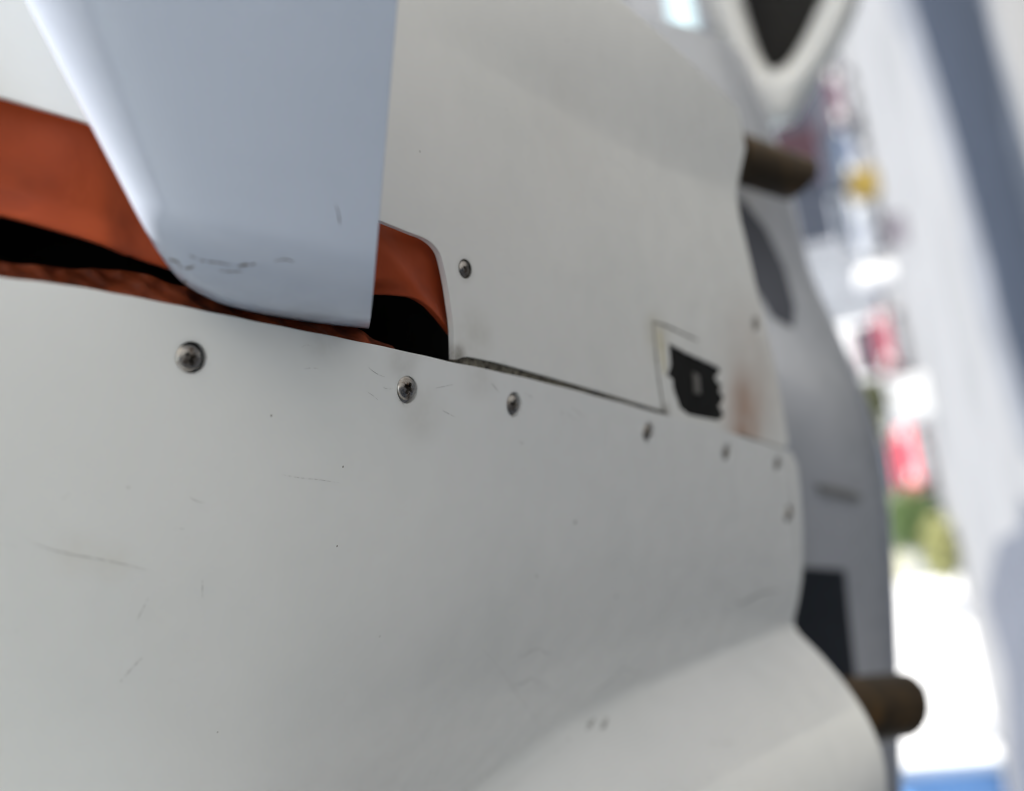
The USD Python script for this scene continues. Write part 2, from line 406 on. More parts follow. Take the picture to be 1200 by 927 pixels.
us = grid(-1060, 985, 30, -20, 985, 5)
vs = grid(-420, 1500, 30, -20, 960, 5)
seam_u = np.concatenate([np.linspace(-1060, -20, 30), np.linspace(0, 985, 150)])
seam_v = _seam(seam_u)
# lower shell: everything under the seam
right_low = [(933, 545), (940, 600), (949, 680), (955, 760), (957, 860), (957, 1000), (957, 1480)]
k = seam_u < 928
low = Polygon(list(zip(seam_u[k], seam_v[k] + 0.25 * np.sin(seam_u[k] * 0.11))) + right_low + [(-1060, 1480)])
# upper shell: over the seam, with the slot cut out of it
slot_top = [(-1060, -260), (-300, 20), (0, 111), (95, 139), (250, 190), (443, 256), (490, 275)]
slot_corner = spline([(490, 275), (508, 284), (518, 297), (523, 318), (528, 352), (531.5, 385), (532.5, 421)], 6)
gap = np.interp(seam_u, [530, 545, 580, 640, 760, 790, 850, 930], [1.0, 10.5, 11.0, 8.5, 5.0, 4.2, 3.0, 2.0])
k2 = (seam_u > 534) & (seam_u < 924)
right_up = [(924, 520), (911, 430), (896, 330), (888, 255), (888, 225), (900, 170), (892, 122), (764, 0), (650, -105), (520, -250), (440, -400)]
up_poly = Polygon(slot_top + list(map(tuple, slot_corner[1:])) + list(zip(seam_u[k2], (seam_v - gap)[k2])) + right_up + [(-1060, -400)])
up_poly = up_poly.intersection(Polygon([(-90, -45), (300, -60), (480, -300), (1000, -300), (1000, 700), (-90, 700)]))
low = low.intersection(sbox(-420, -500, 1000, 1480))
for u_, v_, a_, w_ in SCREWS:
    hole = Polygon(ring(u_, v_, RH if (u_, v_) != (545, 315) else 0.0033))
    if w_ == 'low': low = low.difference(hole)
    else: up_poly = up_poly.difference(hole)
# the small hatch low on the upper shell: an opening with a ragged right side
HATCH = [(783, 402), (800, 412), (842, 431), (844, 436), (838, 442), (841, 448), (846, 452), (843, 459), (848, 464), (847, 471), (843, 476), (846, 482), (848, 488), (842, 493), (806, 486), (796, 478), (788, 455), (787, 444), (781, 440), (785, 428)]
hatch_par = Polygon([at(*p) for p in HATCH])
up_poly = up_poly.difference(hatch_par)

LO = 0.0010
mesh, nn = sheet(low, us, vs, lambda a, b: skin(a, b, LO), lambda a, b: skin(a, b, LO - T_SH), lambda a, b: skin_n(a, b))
obj('lower_shell', mesh, 'lower_paint', PLANE, normals=nn)
mesh, nn = sheet(up_poly, us, vs, lambda a, b: skin(a, b, 0), lambda a, b: skin(a, b, -T_SH), lambda a, b: skin_n(a, b))
obj('upper_shell', mesh, 'upper_paint', PLANE, normals=nn)

# joint behind the seam: grimy flange
fl = Polygon([(x, y - g_ - 0.2) for x, y, g_ in zip(seam_u[k2], seam_v[k2], gap[k2])] + [(x, y + 0.2) for x, y in zip(seam_u[k2][::-1], seam_v[k2][::-1])])
mesh, nn = sheet(fl, grid(500, 960, 8), grid(380, 600, 8), lambda a, b: skin(a, b, -0.0014), lambda a, b: skin(a, b, -0.0042))
obj('joint_flange', mesh, 'seam_grime', PLANE, normals=nn)

# dark tub behind the slot and the inner hull that closes the body
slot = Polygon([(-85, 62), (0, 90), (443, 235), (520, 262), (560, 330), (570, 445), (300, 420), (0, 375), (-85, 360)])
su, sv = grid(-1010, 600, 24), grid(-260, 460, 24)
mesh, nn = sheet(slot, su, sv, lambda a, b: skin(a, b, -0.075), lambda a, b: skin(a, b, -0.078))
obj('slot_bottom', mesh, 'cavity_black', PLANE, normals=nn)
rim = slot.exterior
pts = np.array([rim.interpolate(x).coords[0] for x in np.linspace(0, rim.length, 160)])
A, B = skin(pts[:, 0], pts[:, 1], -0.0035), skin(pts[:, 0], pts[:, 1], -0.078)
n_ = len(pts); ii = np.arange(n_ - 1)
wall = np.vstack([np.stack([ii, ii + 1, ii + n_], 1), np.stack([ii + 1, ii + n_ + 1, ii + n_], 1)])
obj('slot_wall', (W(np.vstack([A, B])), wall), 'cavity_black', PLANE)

# inner hull: the body carries on out of frame, up and round to the far side
prof_u = np.linspace(-420, 800, 60)
pz = zdepth(prof_u); pth = np.arctan((prof_u - CX) / F); pphi = _iu(prof_u) - pth
px_ = np.stack([(prof_u - CX) / F * pz, pz], 1) + np.stack([np.sin(pphi), -np.cos(pphi)], 1) * -0.10
Q = Polygon(np.vstack([px_, spline([px_[-1], (0.0, 0.80), (-0.2, 0.78), (-0.36, 0.62), (-0.42, 0.40), px_[0]], 8)[1:-1]]))
Q = Q.buffer(0)
hull = trimesh.creation.extrude_polygon(Q, 0.47, engine='earcut')
hv = hull.vertices.copy(); hull.vertices = W(np.stack([hv[:, 0], hv[:, 2] - 0.13, hv[:, 1]], 1))
obj('inner_hull', hull, 'interior_grey', PLANE)

# ---- orange seal
def wavy(a, b, base_, amp, ph=0.0):
    return base_ + amp * (np.sin(a * 0.021 + ph) * 0.6 + np.sin(a * 0.047 + b * 0.02 + 1.3 + ph) * 0.4)


flap = Polygon([(-88, 57), (0, 85), (110, 118), (230, 160), (230, 318), (163, 297), (155, 296), (100, 277), (0, 249), (-88, 224)])
def flap_off(a, b):
    low_edge = np.interp(a, [-700, -300, 0, 100, 163, 240], [20, 165, 249, 277, 297, 320])
    return -0.0065 + wavy(a, b, 0, 0.0012) - 0.004 * smooth01((a - 120) / 60) + 0.0035 * smooth01(1 - (low_edge - b) / 40)
mesh, nn = sheet(flap, grid(-700, 240, 30, -20, 240, 7), grid(-210, 330, 7), lambda a, b: skin(a, b, flap_off(a, b)), lambda a, b: skin(a, b, flap_off(a, b) - 0.0028))
seal = obj('seal_flap', mesh, 'orange_rubber', PLANE, normals=nn, label='broad orange rubber flap above the dark gap, left of the strut')

flap2_low = spline([(400, 336), (437, 343), (470, 342), (492, 346), (508, 357), (520, 370), (545, 396)], 10)
flap2 = Polygon([(400, 215), (443, 238), (515, 262), (548, 300), (556, 396)] + [tuple(p) for p in flap2_low[::-1]])
def flap2_off(a, b):
    d = a - 437; e = b - 300
    fold = np.exp(-((d - 0.55 * (b - 262) - 18) / 16.0) ** 2)
    le = np.interp(a, flap2_low[:, 0], flap2_low[:, 1])
    return -0.0055 - 0.010 * smooth01((525 - a) / 110) + 0.0032 * fold - 0.006 * smooth01(1 - (le - b) / 18) * smooth01((500 - a) / 40)
mesh, nn = sheet(flap2, grid(395, 560, 4), grid(210, 400, 4), lambda a, b: skin(a, b, flap2_off(a, b)), lambda a, b: skin(a, b, flap2_off(a, b) - 0.0026))
obj('seal_flap', mesh, 'orange_rubber', PLANE, normals=nn, label='folded orange rubber corner right of the strut')

lip_top = spline([(-700, 130), (-300, 235), (-100, 281), (0, 301), (90, 309), (160, 312), (215, 328), (270, 341), (330, 347), (372, 357), (405, 366), (440, 380), (490, 404)], 8)
lip = Polygon([tuple(p) for p in lip_top] + [(500, 436), (400, 424), (200, 385), (0, 352), (-300, 300), (-700, 200)])
def lip_off(a, b):
    t = np.interp(a, lip_top[:, 0], lip_top[:, 1]); d = (b - t)
    edge = _seam(a) - t
    return -0.0042 - 0.008 * smooth01(1 - d / np.maximum(edge + 8, 6)) ** 1.0 + 0.0018 * np.sin(a * 0.035 + 0.6) + 0.0012 * np.sin(a * 0.09 + b * 0.11) + 0.0007 * np.sin(a * 0.19 - b * 0.23)
mesh, nn = sheet(lip, grid(-700, 505, 30, -20, 505, 6), grid(120, 440, 4), lambda a, b: skin(a, b, lip_off(a, b)), lambda a, b: skin(a, b, lip_off(a, b) - 0.0026))
obj('seal_lip', mesh, 'dirty_rubber', PLANE, normals=nn, label='thin wavy orange rubber lip along the edge of the lower shell')

# ---- strut: a blade with a blunt left edge and a thin right edge that bends into the slot
def px(u, v, z): return np.array([(u - CX) / F * z, (v - CY) / F * z, z])


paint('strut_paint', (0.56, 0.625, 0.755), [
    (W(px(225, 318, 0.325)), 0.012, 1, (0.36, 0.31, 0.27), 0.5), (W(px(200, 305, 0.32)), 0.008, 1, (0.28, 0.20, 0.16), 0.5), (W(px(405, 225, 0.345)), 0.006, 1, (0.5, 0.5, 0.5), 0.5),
    (W(px(350, 350, 0.345)), 0.022, 1, (0.40, 0.38, 0.36), 0.45), (W(px(455, 100, 0.34)), 0.003, 1, (0.3, 0.2, 0.14), 0.8)], rough=0.24)  # the broad blob low on the blade is painted occlusion shade
LE0, TE0 = px(-140, -330, 0.266), px(494, -330, 0.276)
LE1, TE1 = px(148, 226, 0.299), px(441, 292, 0.318)
RB = 0.017
secs = []
S = np.concatenate([np.linspace(0, 1, 40), 1 + np.linspace(0.04, 1, 26), 2 + np.linspace(0.1, 1, 6)])
for s in S:
    def run(p0, p1, inward):
        a = unit(p1 - p0)
        if s <= 1: return p0 + (p1 - p0) * s
        tt = np.linspace(0, min(s - 1, 1), 40); aa = math.radians(88) * tt ** 1.5        # the bend tightens gradually
        p = p1 + 1.75 * RB * (np.trapezoid(np.cos(aa), tt) * a + np.trapezoid(np.sin(aa), tt) * inward)
        if s > 2: p = p + inward * 0.055 * (s - 2)
        return p
    ch = unit(TE1 - LE1); sp = unit((LE1 + TE1 - LE0 - TE0)); nin = unit(np.cross(ch, sp));
    nin = nin if nin[2] > 0 else -nin
    le, te = run(LE0, LE1, nin), run(TE0, TE1, nin)
    if s > 1:
        t_ = min(s - 1, 1); end = px(432, 381, 0.398); run_ = unit(TE1 - TE0) * 0.62 * np.linalg.norm(end - TE1) * t_
        te = TE1 + run_ + (end - TE1 - run_ / max(t_, 1e-6)) * t_ ** 2 + nin * 0.05 * max(s - 2, 0)
    al = min(max(s - 1, 0), 1) ** 1.5 * math.radians(88)
    tdir = -nin * math.cos(al) + sp * math.sin(al) * 1.0        # outward face direction
    c = np.linalg.norm(te - le); cd = unit(te - le); tdir = unit(tdir - cd * (tdir @ cd))
    x = (1 - np.cos(np.linspace(0, math.pi, 44))) / 2
    th = 0.125 * c
    th = th * (1 - 0.30 * smooth01(s - 1))
    prof = th * np.where(x < 0.30, np.sqrt(np.maximum(0, 1 - (1 - x / 0.30) ** 2)), 1 - 0.92 * (np.maximum(x - 0.30, 0) / 0.70) ** 1.6) + 0.0004
    prof[0] = 0
    top = [le + cd * c * xx + tdir * yy for xx, yy in zip(x, prof)]
    bot = [le + cd * c * xx - tdir * yy * 0.8 for xx, yy in zip(x[::-1], prof[::-1])]
    secs.append(np.array(top + bot[:-1]))
secs = np.array(secs); ns, nc = secs.shape[:2]
fc = []
for i in range(ns - 1):
    for j in range(nc):
        j2 = (j + 1) % nc
        fc += [(i * nc + j, i * nc + j2, (i + 1) * nc + j2), (i * nc + j, (i + 1) * nc + j2, (i + 1) * nc + j)]
vv = secs.reshape(-1, 3)
for e in (0, ns - 1):
    cidx = len(vv); vv = np.vstack([vv, secs[e].mean(0)])
    for j in range(nc):
        j2 = (j + 1) % nc
        fc.append((cidx, e * nc + j2, e * nc + j) if e == 0 else (cidx, e * nc + j, e * nc + j2))
st = trimesh.Trimesh(W(vv), np.array(fc), process=False); st.fix_normals()
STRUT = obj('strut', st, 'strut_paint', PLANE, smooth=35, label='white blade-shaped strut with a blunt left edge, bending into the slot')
st_ray = trimesh.ray.ray_triangle.RayMeshIntersector(st)


def on_mesh(ray, u, v):
    """World point and normal where the pixel's ray meets a mesh."""
    d = unit(np.array([(u - CX) / F, (v - CY) / F, 1.0])) @ AX
    loc, _, tri = ray.intersects_location([[0, 0, H]], [d])
    if len(loc) == 0: return None
    i = np.argmin(np.linalg.norm(loc - np.array([0, 0, H]), axis=1))
    n = ray.mesh.face_normals[tri[i]]
    return loc[i], (n if n @ d < 0 else -n)


def mark(points, width, where):
    """A fine crack or scratch: a ribbon that tapers at both ends, a tenth of a millimetre proud of the paint. where(u, v) -> world point, normal."""
    pts = spline(points, 8); P = [where(*p) for p in pts]; P = [p for p in P if p is not None]
    if len(P) < 3: return None
    c = np.array([p[0] for p in P]); n = np.array([p[1] for p in P])
    t = unit(np.gradient(c, axis=0)); s = np.cross(n, t)
    w = width * 0.5 * np.sin(np.linspace(0.12, math.pi - 0.12, len(c))) ** 0.6 * (0.6 + 0.8 * rng.random(len(c)))
    top = c + n * 0.00012
    V = np.vstack([top + s * w[:, None], top - s * w[:, None], c + s * w[:, None] - n * 0.0002, c - s * w[:, None] - n * 0.0002])
    k = len(c); i = np.arange(k - 1)
    q = lambda a, b: [np.stack([a + i, b + i, b + i + 1], 1), np.stack([a + i, b + i + 1, a + i + 1], 1)]
    return V, np.vstack(q(0, k) + q(2 * k, 0) + q(k, 3 * k))


def on_skin(u, v, off=LO):
    a, b = at(u, v, off)
    return W(skin(a, b, off)), skin_n(a, b) @ AX


LOWS, STR = '/World/light_aircraft/lower_shell', STRUT
cracks = [([(607, 768), (614, 769), (621, 763), (633, 760), (639, 765), (646, 766)], 0.00028, 'crack', 'hairline'),
          ([(602, 802), (614, 800), (622, 795), (630, 799), (635, 801)], 0.00028, 'crack', 'hairline'),
          ([(695, 811), (716, 798), (733, 783), (741, 787), (756, 789)], 0.00040, 'crack', 'hairline'),
          ([(860, 704), (868, 707), (880, 701), (893, 695), (912, 692)], 0.0008, 'crack', 'chip'),
          ([(552, 927), (572, 909), (590, 896)], 0.00022, 'scratch', 'chip'), ([(140, 800), (152, 786), (166, 771)], 0.00018, 'scratch', 'hairline'),
          ([(565, 760), (590, 790), (612, 822), (640, 858)], 0.00012, 'scratch', 'hairline'),
          ([(330, 556), (352, 560), (372, 562), (398, 566)], 0.00010, 'scratch', 'hairline'), ([(237, 680), (237, 700)], 0.00012, 'scratch', 'hairline'),
          ([(160, 728), (168, 712), (175, 698)], 0.00012, 'scratch', 'hairline'), ([(40, 637), (75, 648), (115, 655), (170, 667)], 0.00014, 'scratch', 'hairline'),
          ([(608, 517), (614, 521)], 0.00025, 'scratch', 'hairline'), ([(830, 868), (846, 872), (862, 868)], 0.0003, 'crack', 'hairline')]
for _ in range(18):                                               # fine scuffs, thickest along the panel edge and low on the left
    if rng.random() < 0.5: cu, cv = rng.normal(150, 90), rng.normal(620, 70)
    else:
        cu = rng.uniform(330, 700); cv = float(_seam(cu)) + rng.uniform(8, 60)
    an, ln_ = rng.normal(0.15, 0.5), rng.uniform(5, 22)
    if cu < 5: continue
    cracks.append(([(cu, cv), (cu + ln_ * 0.5 * math.cos(an), cv + ln_ * 0.5 * math.sin(an) + rng.normal() * 1.2), (cu + ln_ * math.cos(an), cv + ln_ * math.sin(an))], rng.uniform(0.00008, 0.00016), 'scratch', 'hairline'))
for pts_, w_, nm, mt in cracks:
    m_ = mark(pts_, w_, on_skin)
    if m_ is not None: obj(nm, m_, mt, LOWS)
for u_, v_, r_ in [(318, 487, 0.00042), (674, 612, 0.0008), (722, 699, 0.0007), (629, 675, 0.0005), (150, 571, 0.0004), (395, 640, 0.0004), (255, 858, 0.0003), (598, 890, 0.0004), (80, 580, 0.0003), (402, 547, 0.0004)]:
    p_, n_ = on_skin(u_, v_)
    c_ = trimesh.creation.icosphere(1, r_); c_.vertices *= (1, 0.8, 0.25); c_.apply_transform(trimesh.geometry.align_vectors([0, 0, 1], n_)); c_.apply_translation(p_)
    obj('paint_chip', c_, 'chip', LOWS)
for u_ in (692, 708):                                             # two faint dimples in the valley beside the bulge
    p_, n_ = on_skin(u_, 848)
    c_ = trimesh.creation.icosphere(2, 0.0022); c_.vertices *= (0.8, 2.0, 0.10); c_.apply_transform(trimesh.geometry.align_vectors([0, 0, 1], n_)); c_.apply_translation(p_)
    obj('filled_hole', c_, 'hairline', LOWS)
for pts_, w_ in [([(222, 299), (240, 306), (258, 308), (270, 311)], 0.0004), ([(275, 313), (290, 310), (302, 309)], 0.0007), ([(198, 304), (206, 306), (212, 312)], 0.0009), ([(210, 312), (220, 314), (228, 311)], 0.0008),
                 ([(393, 240), (397, 252), (398, 263)], 0.00025), ([(322, 306), (334, 304), (345, 307)], 0.0003), ([(208, 326), (215, 331), (218, 328)], 0.0007), ([(255, 316), (270, 318), (284, 318)], 0.0003)]:
    m_ = mark(pts_, w_, lambda u, v: on_mesh(st_ray, u, v))
    if m_ is not None: obj('scuff_mark', m_, 'scuff', STR)

# ---- screws: domed heads with a cross recess, sunk in their holes
def frame(n, turn):
    t = unit(np.cross(n, UP @ AX)); b = np.cross(n, t)
    t, b = math.cos(turn) * t + math.sin(turn) * b, -math.sin(turn) * t + math.cos(turn) * b
    R = np.eye(4); R[:3, 0], R[:3, 1], R[:3, 2] = t, b, n
    return R


def screw_head():
    R_, hgt = 0.0041, 0.00175
    prof = [(0, -0.002), (R_ * 0.72, -0.002), (R_ * 0.97, -0.0004)] + [(R_ * math.cos(a), hgt * math.sin(a)) for a in np.linspace(0.0, math.pi / 2 - 0.08, 12)] + [(0, hgt)]
    man = m3.CrossSection([np.array(prof)], m3.FillRule.Positive).revolve(44)
    for a in (0, 90):
        c = m3.Manifold.hull_points([(x, y, z) for z, l, w in ((-0.0012, 0.0012, 0.0004), (0.004, 0.0030, 0.00095)) for x in (-l, l) for y in (-w, w)]).rotate((0, 0, a))
        man = man - c
    mm = man.to_mesh()
    return trimesh.Trimesh(mm.vert_properties[:, :3], mm.tri_verts)


HEAD = screw_head()
for i, (u_, v_, a_, w_) in enumerate(SCREWS):
    off = LO if w_ == 'low' else 0.0
    a, b = at(u_, v_, off)
    p_, n_ = W(skin(a, b, off)), skin_n(a, b) @ AX
    tilt = unit(n_ + 0.05 * rng.normal(size=3))
    sunk = {0: 0.0002, 7: 0.0001, 8: 0.0016}.get(i, 0.0009)
    R_ = frame(tilt, a_); R_[:3, 3] = p_ - n_ * sunk + 0.0004 * rng.normal(size=3)
    h = HEAD.copy()
    if i == 7: h.apply_scale(0.78)
    h.apply_transform(R_)
    sc = obj('screw', h, 'screw_steel', PLANE, smooth=32)
    ann = trimesh.creation.revolve(np.array([(0, -0.0034), (RH - 0.0001, -0.0034), (RH + 0.00045, 0.00006), (RH + 0.00005, 0.00008), (RH - 0.0006, -0.0028), (0, -0.0028)]), sections=36)
    R2 = frame(n_, 0.0)
    if i == 7: ann.vertices[:, :2] *= 0.0033 / RH; R2[:3, 3] = p_; ann.apply_transform(R2)
    obj('hole_rim', ann, 'gap_grime', sc)

# ---- hatch: cut outline, sealant along its left side, black opening with a latch inside
HT = thing_path = PLANE
def skin_strip(pts_, w, off, mat, name, parent, thick=0.0006):
    m_ = mark(pts_, w, lambda u, v: on_skin(u, v, off))
    return obj(name, m_, mat, parent)
frame_out = [(766, 378), (800, 394), (852, 418), (868, 440), (866, 512), (830, 503), (790, 491), (779, 486), (772, 440)]
fo = Polygon([at(*p) for p in frame_out]).buffer(-1.5, join_style=1).buffer(0.8)
plate = fo.difference(hatch_par.buffer(0.3))
mesh, nn = sheet(plate, grid(740, 900, 5), grid(350, 540, 5), lambda a, b: skin(a, b, 0.0006), lambda a, b: skin(a, b, -0.0015))
hp = obj('hatch_plate', mesh, 'upper_paint', PLANE, normals=nn)
pit = hatch_par.buffer(-0.1)
mesh, nn = sheet(pit, grid(760, 880, 6), grid(380, 520, 6), lambda a, b: skin(a, b, -0.0002), lambda a, b: skin(a, b, -0.004))
obj('hatch_recess', mesh, 'grille_black', hp, normals=nn)
for k_ in range(4):                                                # ribs standing in the opening
    x0 = 795 + 11 * k_
    rib = Polygon([at(x0, 408 + 5 * k_), at(x0 + 5, 410 + 5 * k_), at(x0 + 7, 484 + 2 * k_), at(x0 + 2, 483 + 2 * k_)])
    mesh, nn = sheet(rib, grid(760, 880, 6), grid(380, 520, 6), lambda a, b: skin(a, b, 0.0001), lambda a, b: skin(a, b, -0.0021))
    obj('rib', mesh, 'grille_black', hp, normals=nn)
la = Polygon([at(811, 436), at(817, 440), at(819, 462), at(813, 460)])
mesh, nn = sheet(la, grid(760, 880, 6), grid(380, 520, 6), lambda a, b: skin(a, b, 0.0012), lambda a, b: skin(a, b, -0.003))
obj('latch', mesh, 'dull_metal', hp, normals=nn)
for pts_, w_ in [([(765, 377), (768, 410), (772, 445), (779, 487)], 0.0011), ([(764, 377), (778, 381), (800, 391), (818, 399)], 0.0009), ([(779, 487), (792, 493), (830, 504), (866, 513)], 0.0012)]:
    skin_strip(pts_, w_, 0.0001, 'gap_grime', 'hatch_gap', hp)
skin_strip([(773, 388), (776, 410), (779, 440)], 0.0032, 0.0007, 'sealant', 'sealant_bead', hp)
m_ = mark([(930, 543), (934, 590), (941, 660)], 0.0012, lambda u, v: on_skin(u - 6, v)); obj('panel_edge_line', m_, 'hairline', LOWS)

# ---- exhaust stubs
def tube(p0, p1, r, wall, mat, name, slant=0.0, parent=PLANE, label=None):
    p0, p1 = W(p0), W(p1); L_ = np.linalg.norm(p1 - p0)
    prof = np.array([(r - wall, 0.0), (r, 0.0), (r, L_ - 0.001), (r - 0.0006, L_), (r - wall, L_), (r - wall, 0.0)])
    t = trimesh.creation.revolve(prof, sections=48)
    t.vertices[:, 2] += slant * t.vertices[:, 0] * (t.vertices[:, 2] > L_ * 0.5)
    R_ = np.eye(4); n = unit(p1 - p0); R_[:3, :3] = frame(n, 0.0)[:3, :3]; R_[:3, 3] = p0
    t.apply_transform(R_)
    return obj(name, t, mat, parent, smooth=40, label=label)


e1 = tube(px(955, 838, 0.80), px(1058, 826, 0.86), 0.0245, 0.0018, 'exhaust_brown', 'exhaust_pipe', 0.15, label='brown exhaust stub coming out of the lower bulge')
e2 = tube(px(855, 182, 0.80), px(936, 210, 0.86), 0.0182, 0.0016, 'exhaust_brown', 'exhaust_pipe', 0.7, label='brown exhaust stub coming out of the upper bulge')

# ---- nose part of the belly beyond the shells
sil = PchipInterpolator([-250, 60, 160, 240, 320, 400, 510, 620, 760, 927, 1200], [800, 868, 903, 930, 949, 986, 1029, 1046, 1053, 1058, 1062])
D0, RT = 1.03, 0.21
rows = np.linspace(100, 1200, 80); angs = np.linspace(0, 2 * math.pi, 96, endpoint=False)
tv = []
for v_ in rows:
    D0 = 1.03 + 0.11 * float(smooth01((v_ - 430) / 300))
    ths = math.atan((float(sil(v_)) - CX) / F); thc = ths - math.asin(RT / D0)
    c = np.array([D0 * math.sin(thc), D0 * math.cos(thc)]); Y = (v_ - CY) / F * D0
    tv.append(np.stack([c[0] + RT * np.sin(angs), np.full_like(angs, Y), c[1] - RT * np.cos(angs)], 1))
tv = np.array(tv).reshape(-1, 3); na = len(angs); fc = []
for i in range(len(rows) - 1):
    for j in range(na):
        a, b = i * na + j, i * na + (j + 1) % na
        fc += [(a, b, b + na), (a, b + na, a + na)]
for e in (0, len(rows) - 1):
    ci = len(tv); tv = np.vstack([tv, tv[e * na:(e + 1) * na].mean(0)])
    fc += [(ci, e * na + (j + 1) % na, e * na + j) for j in range(na)]
cowl = trimesh.Trimesh(W(tv), np.array(fc), process=False); cowl.fix_normals()
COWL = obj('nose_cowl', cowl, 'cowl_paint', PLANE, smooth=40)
cowl_ray = trimesh.ray.ray_triangle.RayMeshIntersector(cowl)


def patch(poly, mat, name, ray, parent, lift, step=10, label=None):
    """A plate laid on another part's surface."""
    P = Polygon(poly); x0, y0, x1, y1 = P.bounds
    pts, tri = clip_mesh(P, grid(x0 - step, x1 + step, step), grid(y0 - step, y1 + step, step))
    pr = []
    for p in pts:
        h = on_mesh(ray, *p)
        pr.append((h[0] + h[1] * lift, h[0] - h[1] * 0.004) if h else (np.full(3, np.nan),) * 2)
    fv = np.array([p[0] for p in pr]); bv = np.array([p[1] for p in pr])
    tri = tri[~np.isnan(fv[tri]).any((1, 2))]
    fv, bv = np.nan_to_num(fv), np.nan_to_num(bv); N = len(fv)
    e = np.vstack([tri[:, [0, 1]], tri[:, [1, 2]], tri[:, [2, 0]]]); s = np.sort(e, 1)
    _, inv, cnt = np.unique(s, axis=0, return_inverse=True, return_counts=True); e = e[cnt[inv.ravel()] == 1]
    m = trimesh.Trimesh(np.vstack([fv, bv]), np.vstack([tri, tri[:, ::-1] + N, np.stack([e[:, 0], e[:, 0] + N, e[:, 1]], 1), np.stack([e[:, 1], e[:, 0] + N, e[:, 1] + N], 1)]), process=False)
    m.remove_unreferenced_vertices(); m.fix_normals()
    return obj(name, m, mat, parent, smooth=35, label=label)


patch([(930, 664), (989, 668), (994, 720), (1003, 800), (990, 850), (925, 850)], 'outlet_dark', 'cooling_outlet', cowl_ray, COWL, 0.001, label='dark slot beside the lower exhaust bulge')
patch([(845, 225), (872, 238), (896, 268), (918, 315), (930, 360), (928, 384), (905, 372), (880, 330), (845, 300)], 'outlet_grey', 'cooling_outlet', cowl_ray, COWL, 0.001, label='dark slanting slot beside the upper exhaust bulge')
patch([(955, 566), (985, 572), (1008, 580), (1004, 588), (960, 578)], 'hangar_roof_grey', 'drain_tube', cowl_ray, COWL, 0.0025, step=5)

# ---- air scoop at the top right: a pointed white mouth round a black opening
outer = Polygon(spline([(790, -160), (806, -40), (822, 10), (846, 62), (876, 112), (905, 150), (925, 146), (948, 112), (978, 66), (1002, 20), (1018, -40), (1040, -160)], 6))
inner = Polygon(spline([(856, -160), (864, -40), (871, 0), (883, 42), (894, 70), (905, 82), (918, 77), (936, 54), (955, 16), (972, -25), (992, -160)], 6))
lipp = outer.difference(inner)
def scoop_z(a, b):
    pts = shapely.points(a, b); d = shapely.distance(lipp.boundary, pts)
    return 1.34 - 0.05 * np.sqrt(np.maximum(0, 1 - (1 - np.minimum(d / 24, 1)) ** 2))
SZ = lambda a, b, z: np.stack([(a - CX) / F * z, (b - CY) / F * z, z], 1)
mesh, nn = sheet(lipp, grid(780, 1050, 6), grid(-170, 160, 6), lambda a, b: SZ(a, b, scoop_z(a, b)), lambda a, b: SZ(a, b, np.full_like(a, 1.52)))
SC = obj('air_scoop', mesh, 'scoop_paint', PLANE, normals=nn)
mesh, nn = sheet(inner.buffer(3), grid(780, 1050, 12), grid(-170, 160, 12), lambda a, b: SZ(a, b, np.full_like(a, 1.50)), lambda a, b: SZ(a, b, np.full_like(a, 1.515)))
obj('scoop_throat', mesh, 'cavity_black', SC, normals=nn)


# ---- slabs added out of frame to shade the apron and the belly
def ground_at(u, v):
    d = np.array([(u - CX) / F, (v - CY) / F, 1.0]) @ AX
    return np.array([0, 0, H]) + d * (H / -d[2])


def over(p, h): return p + SUN * (h / SUN[2])


band = [ground_at(*p) for p in ((1062, -20), (1118, 150), (1160, 300), (1188, 420), (1215, 520), (1330, 560), (1262, 330), (1215, 230), (1178, 110), (1140, -20))]
top = np.array([over(p, 2.3) for p in band]); k = len(top)
bt = top - np.array([0, 0, 0.16]); poly2 = Polygon(top[:, :2])
tri_v, tri_f = trimesh.creation.triangulate_polygon(poly2, engine='earcut')
shade_slab = trimesh.creation.extrude_polygon(poly2, 0.14, engine='earcut'); shade_slab.apply_translation((0, 0, 2.2))
plain('shade_slab_paint', (0.74, 0.74, 0.74), 0.3)
left = trimesh.convex.convex_hull(np.array([(x, y, z + dz) for x, y0, y1, dz in ((-0.36, -2.6, 0.9, 0.0), (-5.6, -2.4, 0.7, 0.0)) for y, z in ((y0, 1.40), (y1, 1.34), (y0 * 0.6, 1.24), (y1 * 0.6, 1.24), (y1 * 0.5, 1.46))]))
obj('shade_slab', left, 'shade_slab_paint', PLANE)  # unseen slab added to hold back light from the left
NX, NY0, NY1 = -1.98, 1.0, 1.62
near = [np.array(p + (0.0,)) for p in ((-9.0, -3.4), (-0.4, -3.4), (0.0, NY0), (NX, NY0), (NX, NY1), (0.0, NY1), (0.8, 2.0), (1.2, 6.0), (-0.6, 6.4), (-1.0, 9.0), (-9.0, 9.0))]
nt = np.array([over(p, 2.3) for p in near]); w2 = trimesh.creation.extrude_polygon(Polygon(nt[:, :2]), 0.14, engine='earcut'); w2.apply_translation((0, 0, 2.2))
obj('shade_slab', w2, 'shade_slab_paint', PLANE)  # unseen slab added to shade the ground, notched so sun reaches the strut
SHADE_SLAB = obj('shade_slab', shade_slab, 'shade_slab_paint', PLANE)  # unseen slab shaped from the outline of the wanted shadow

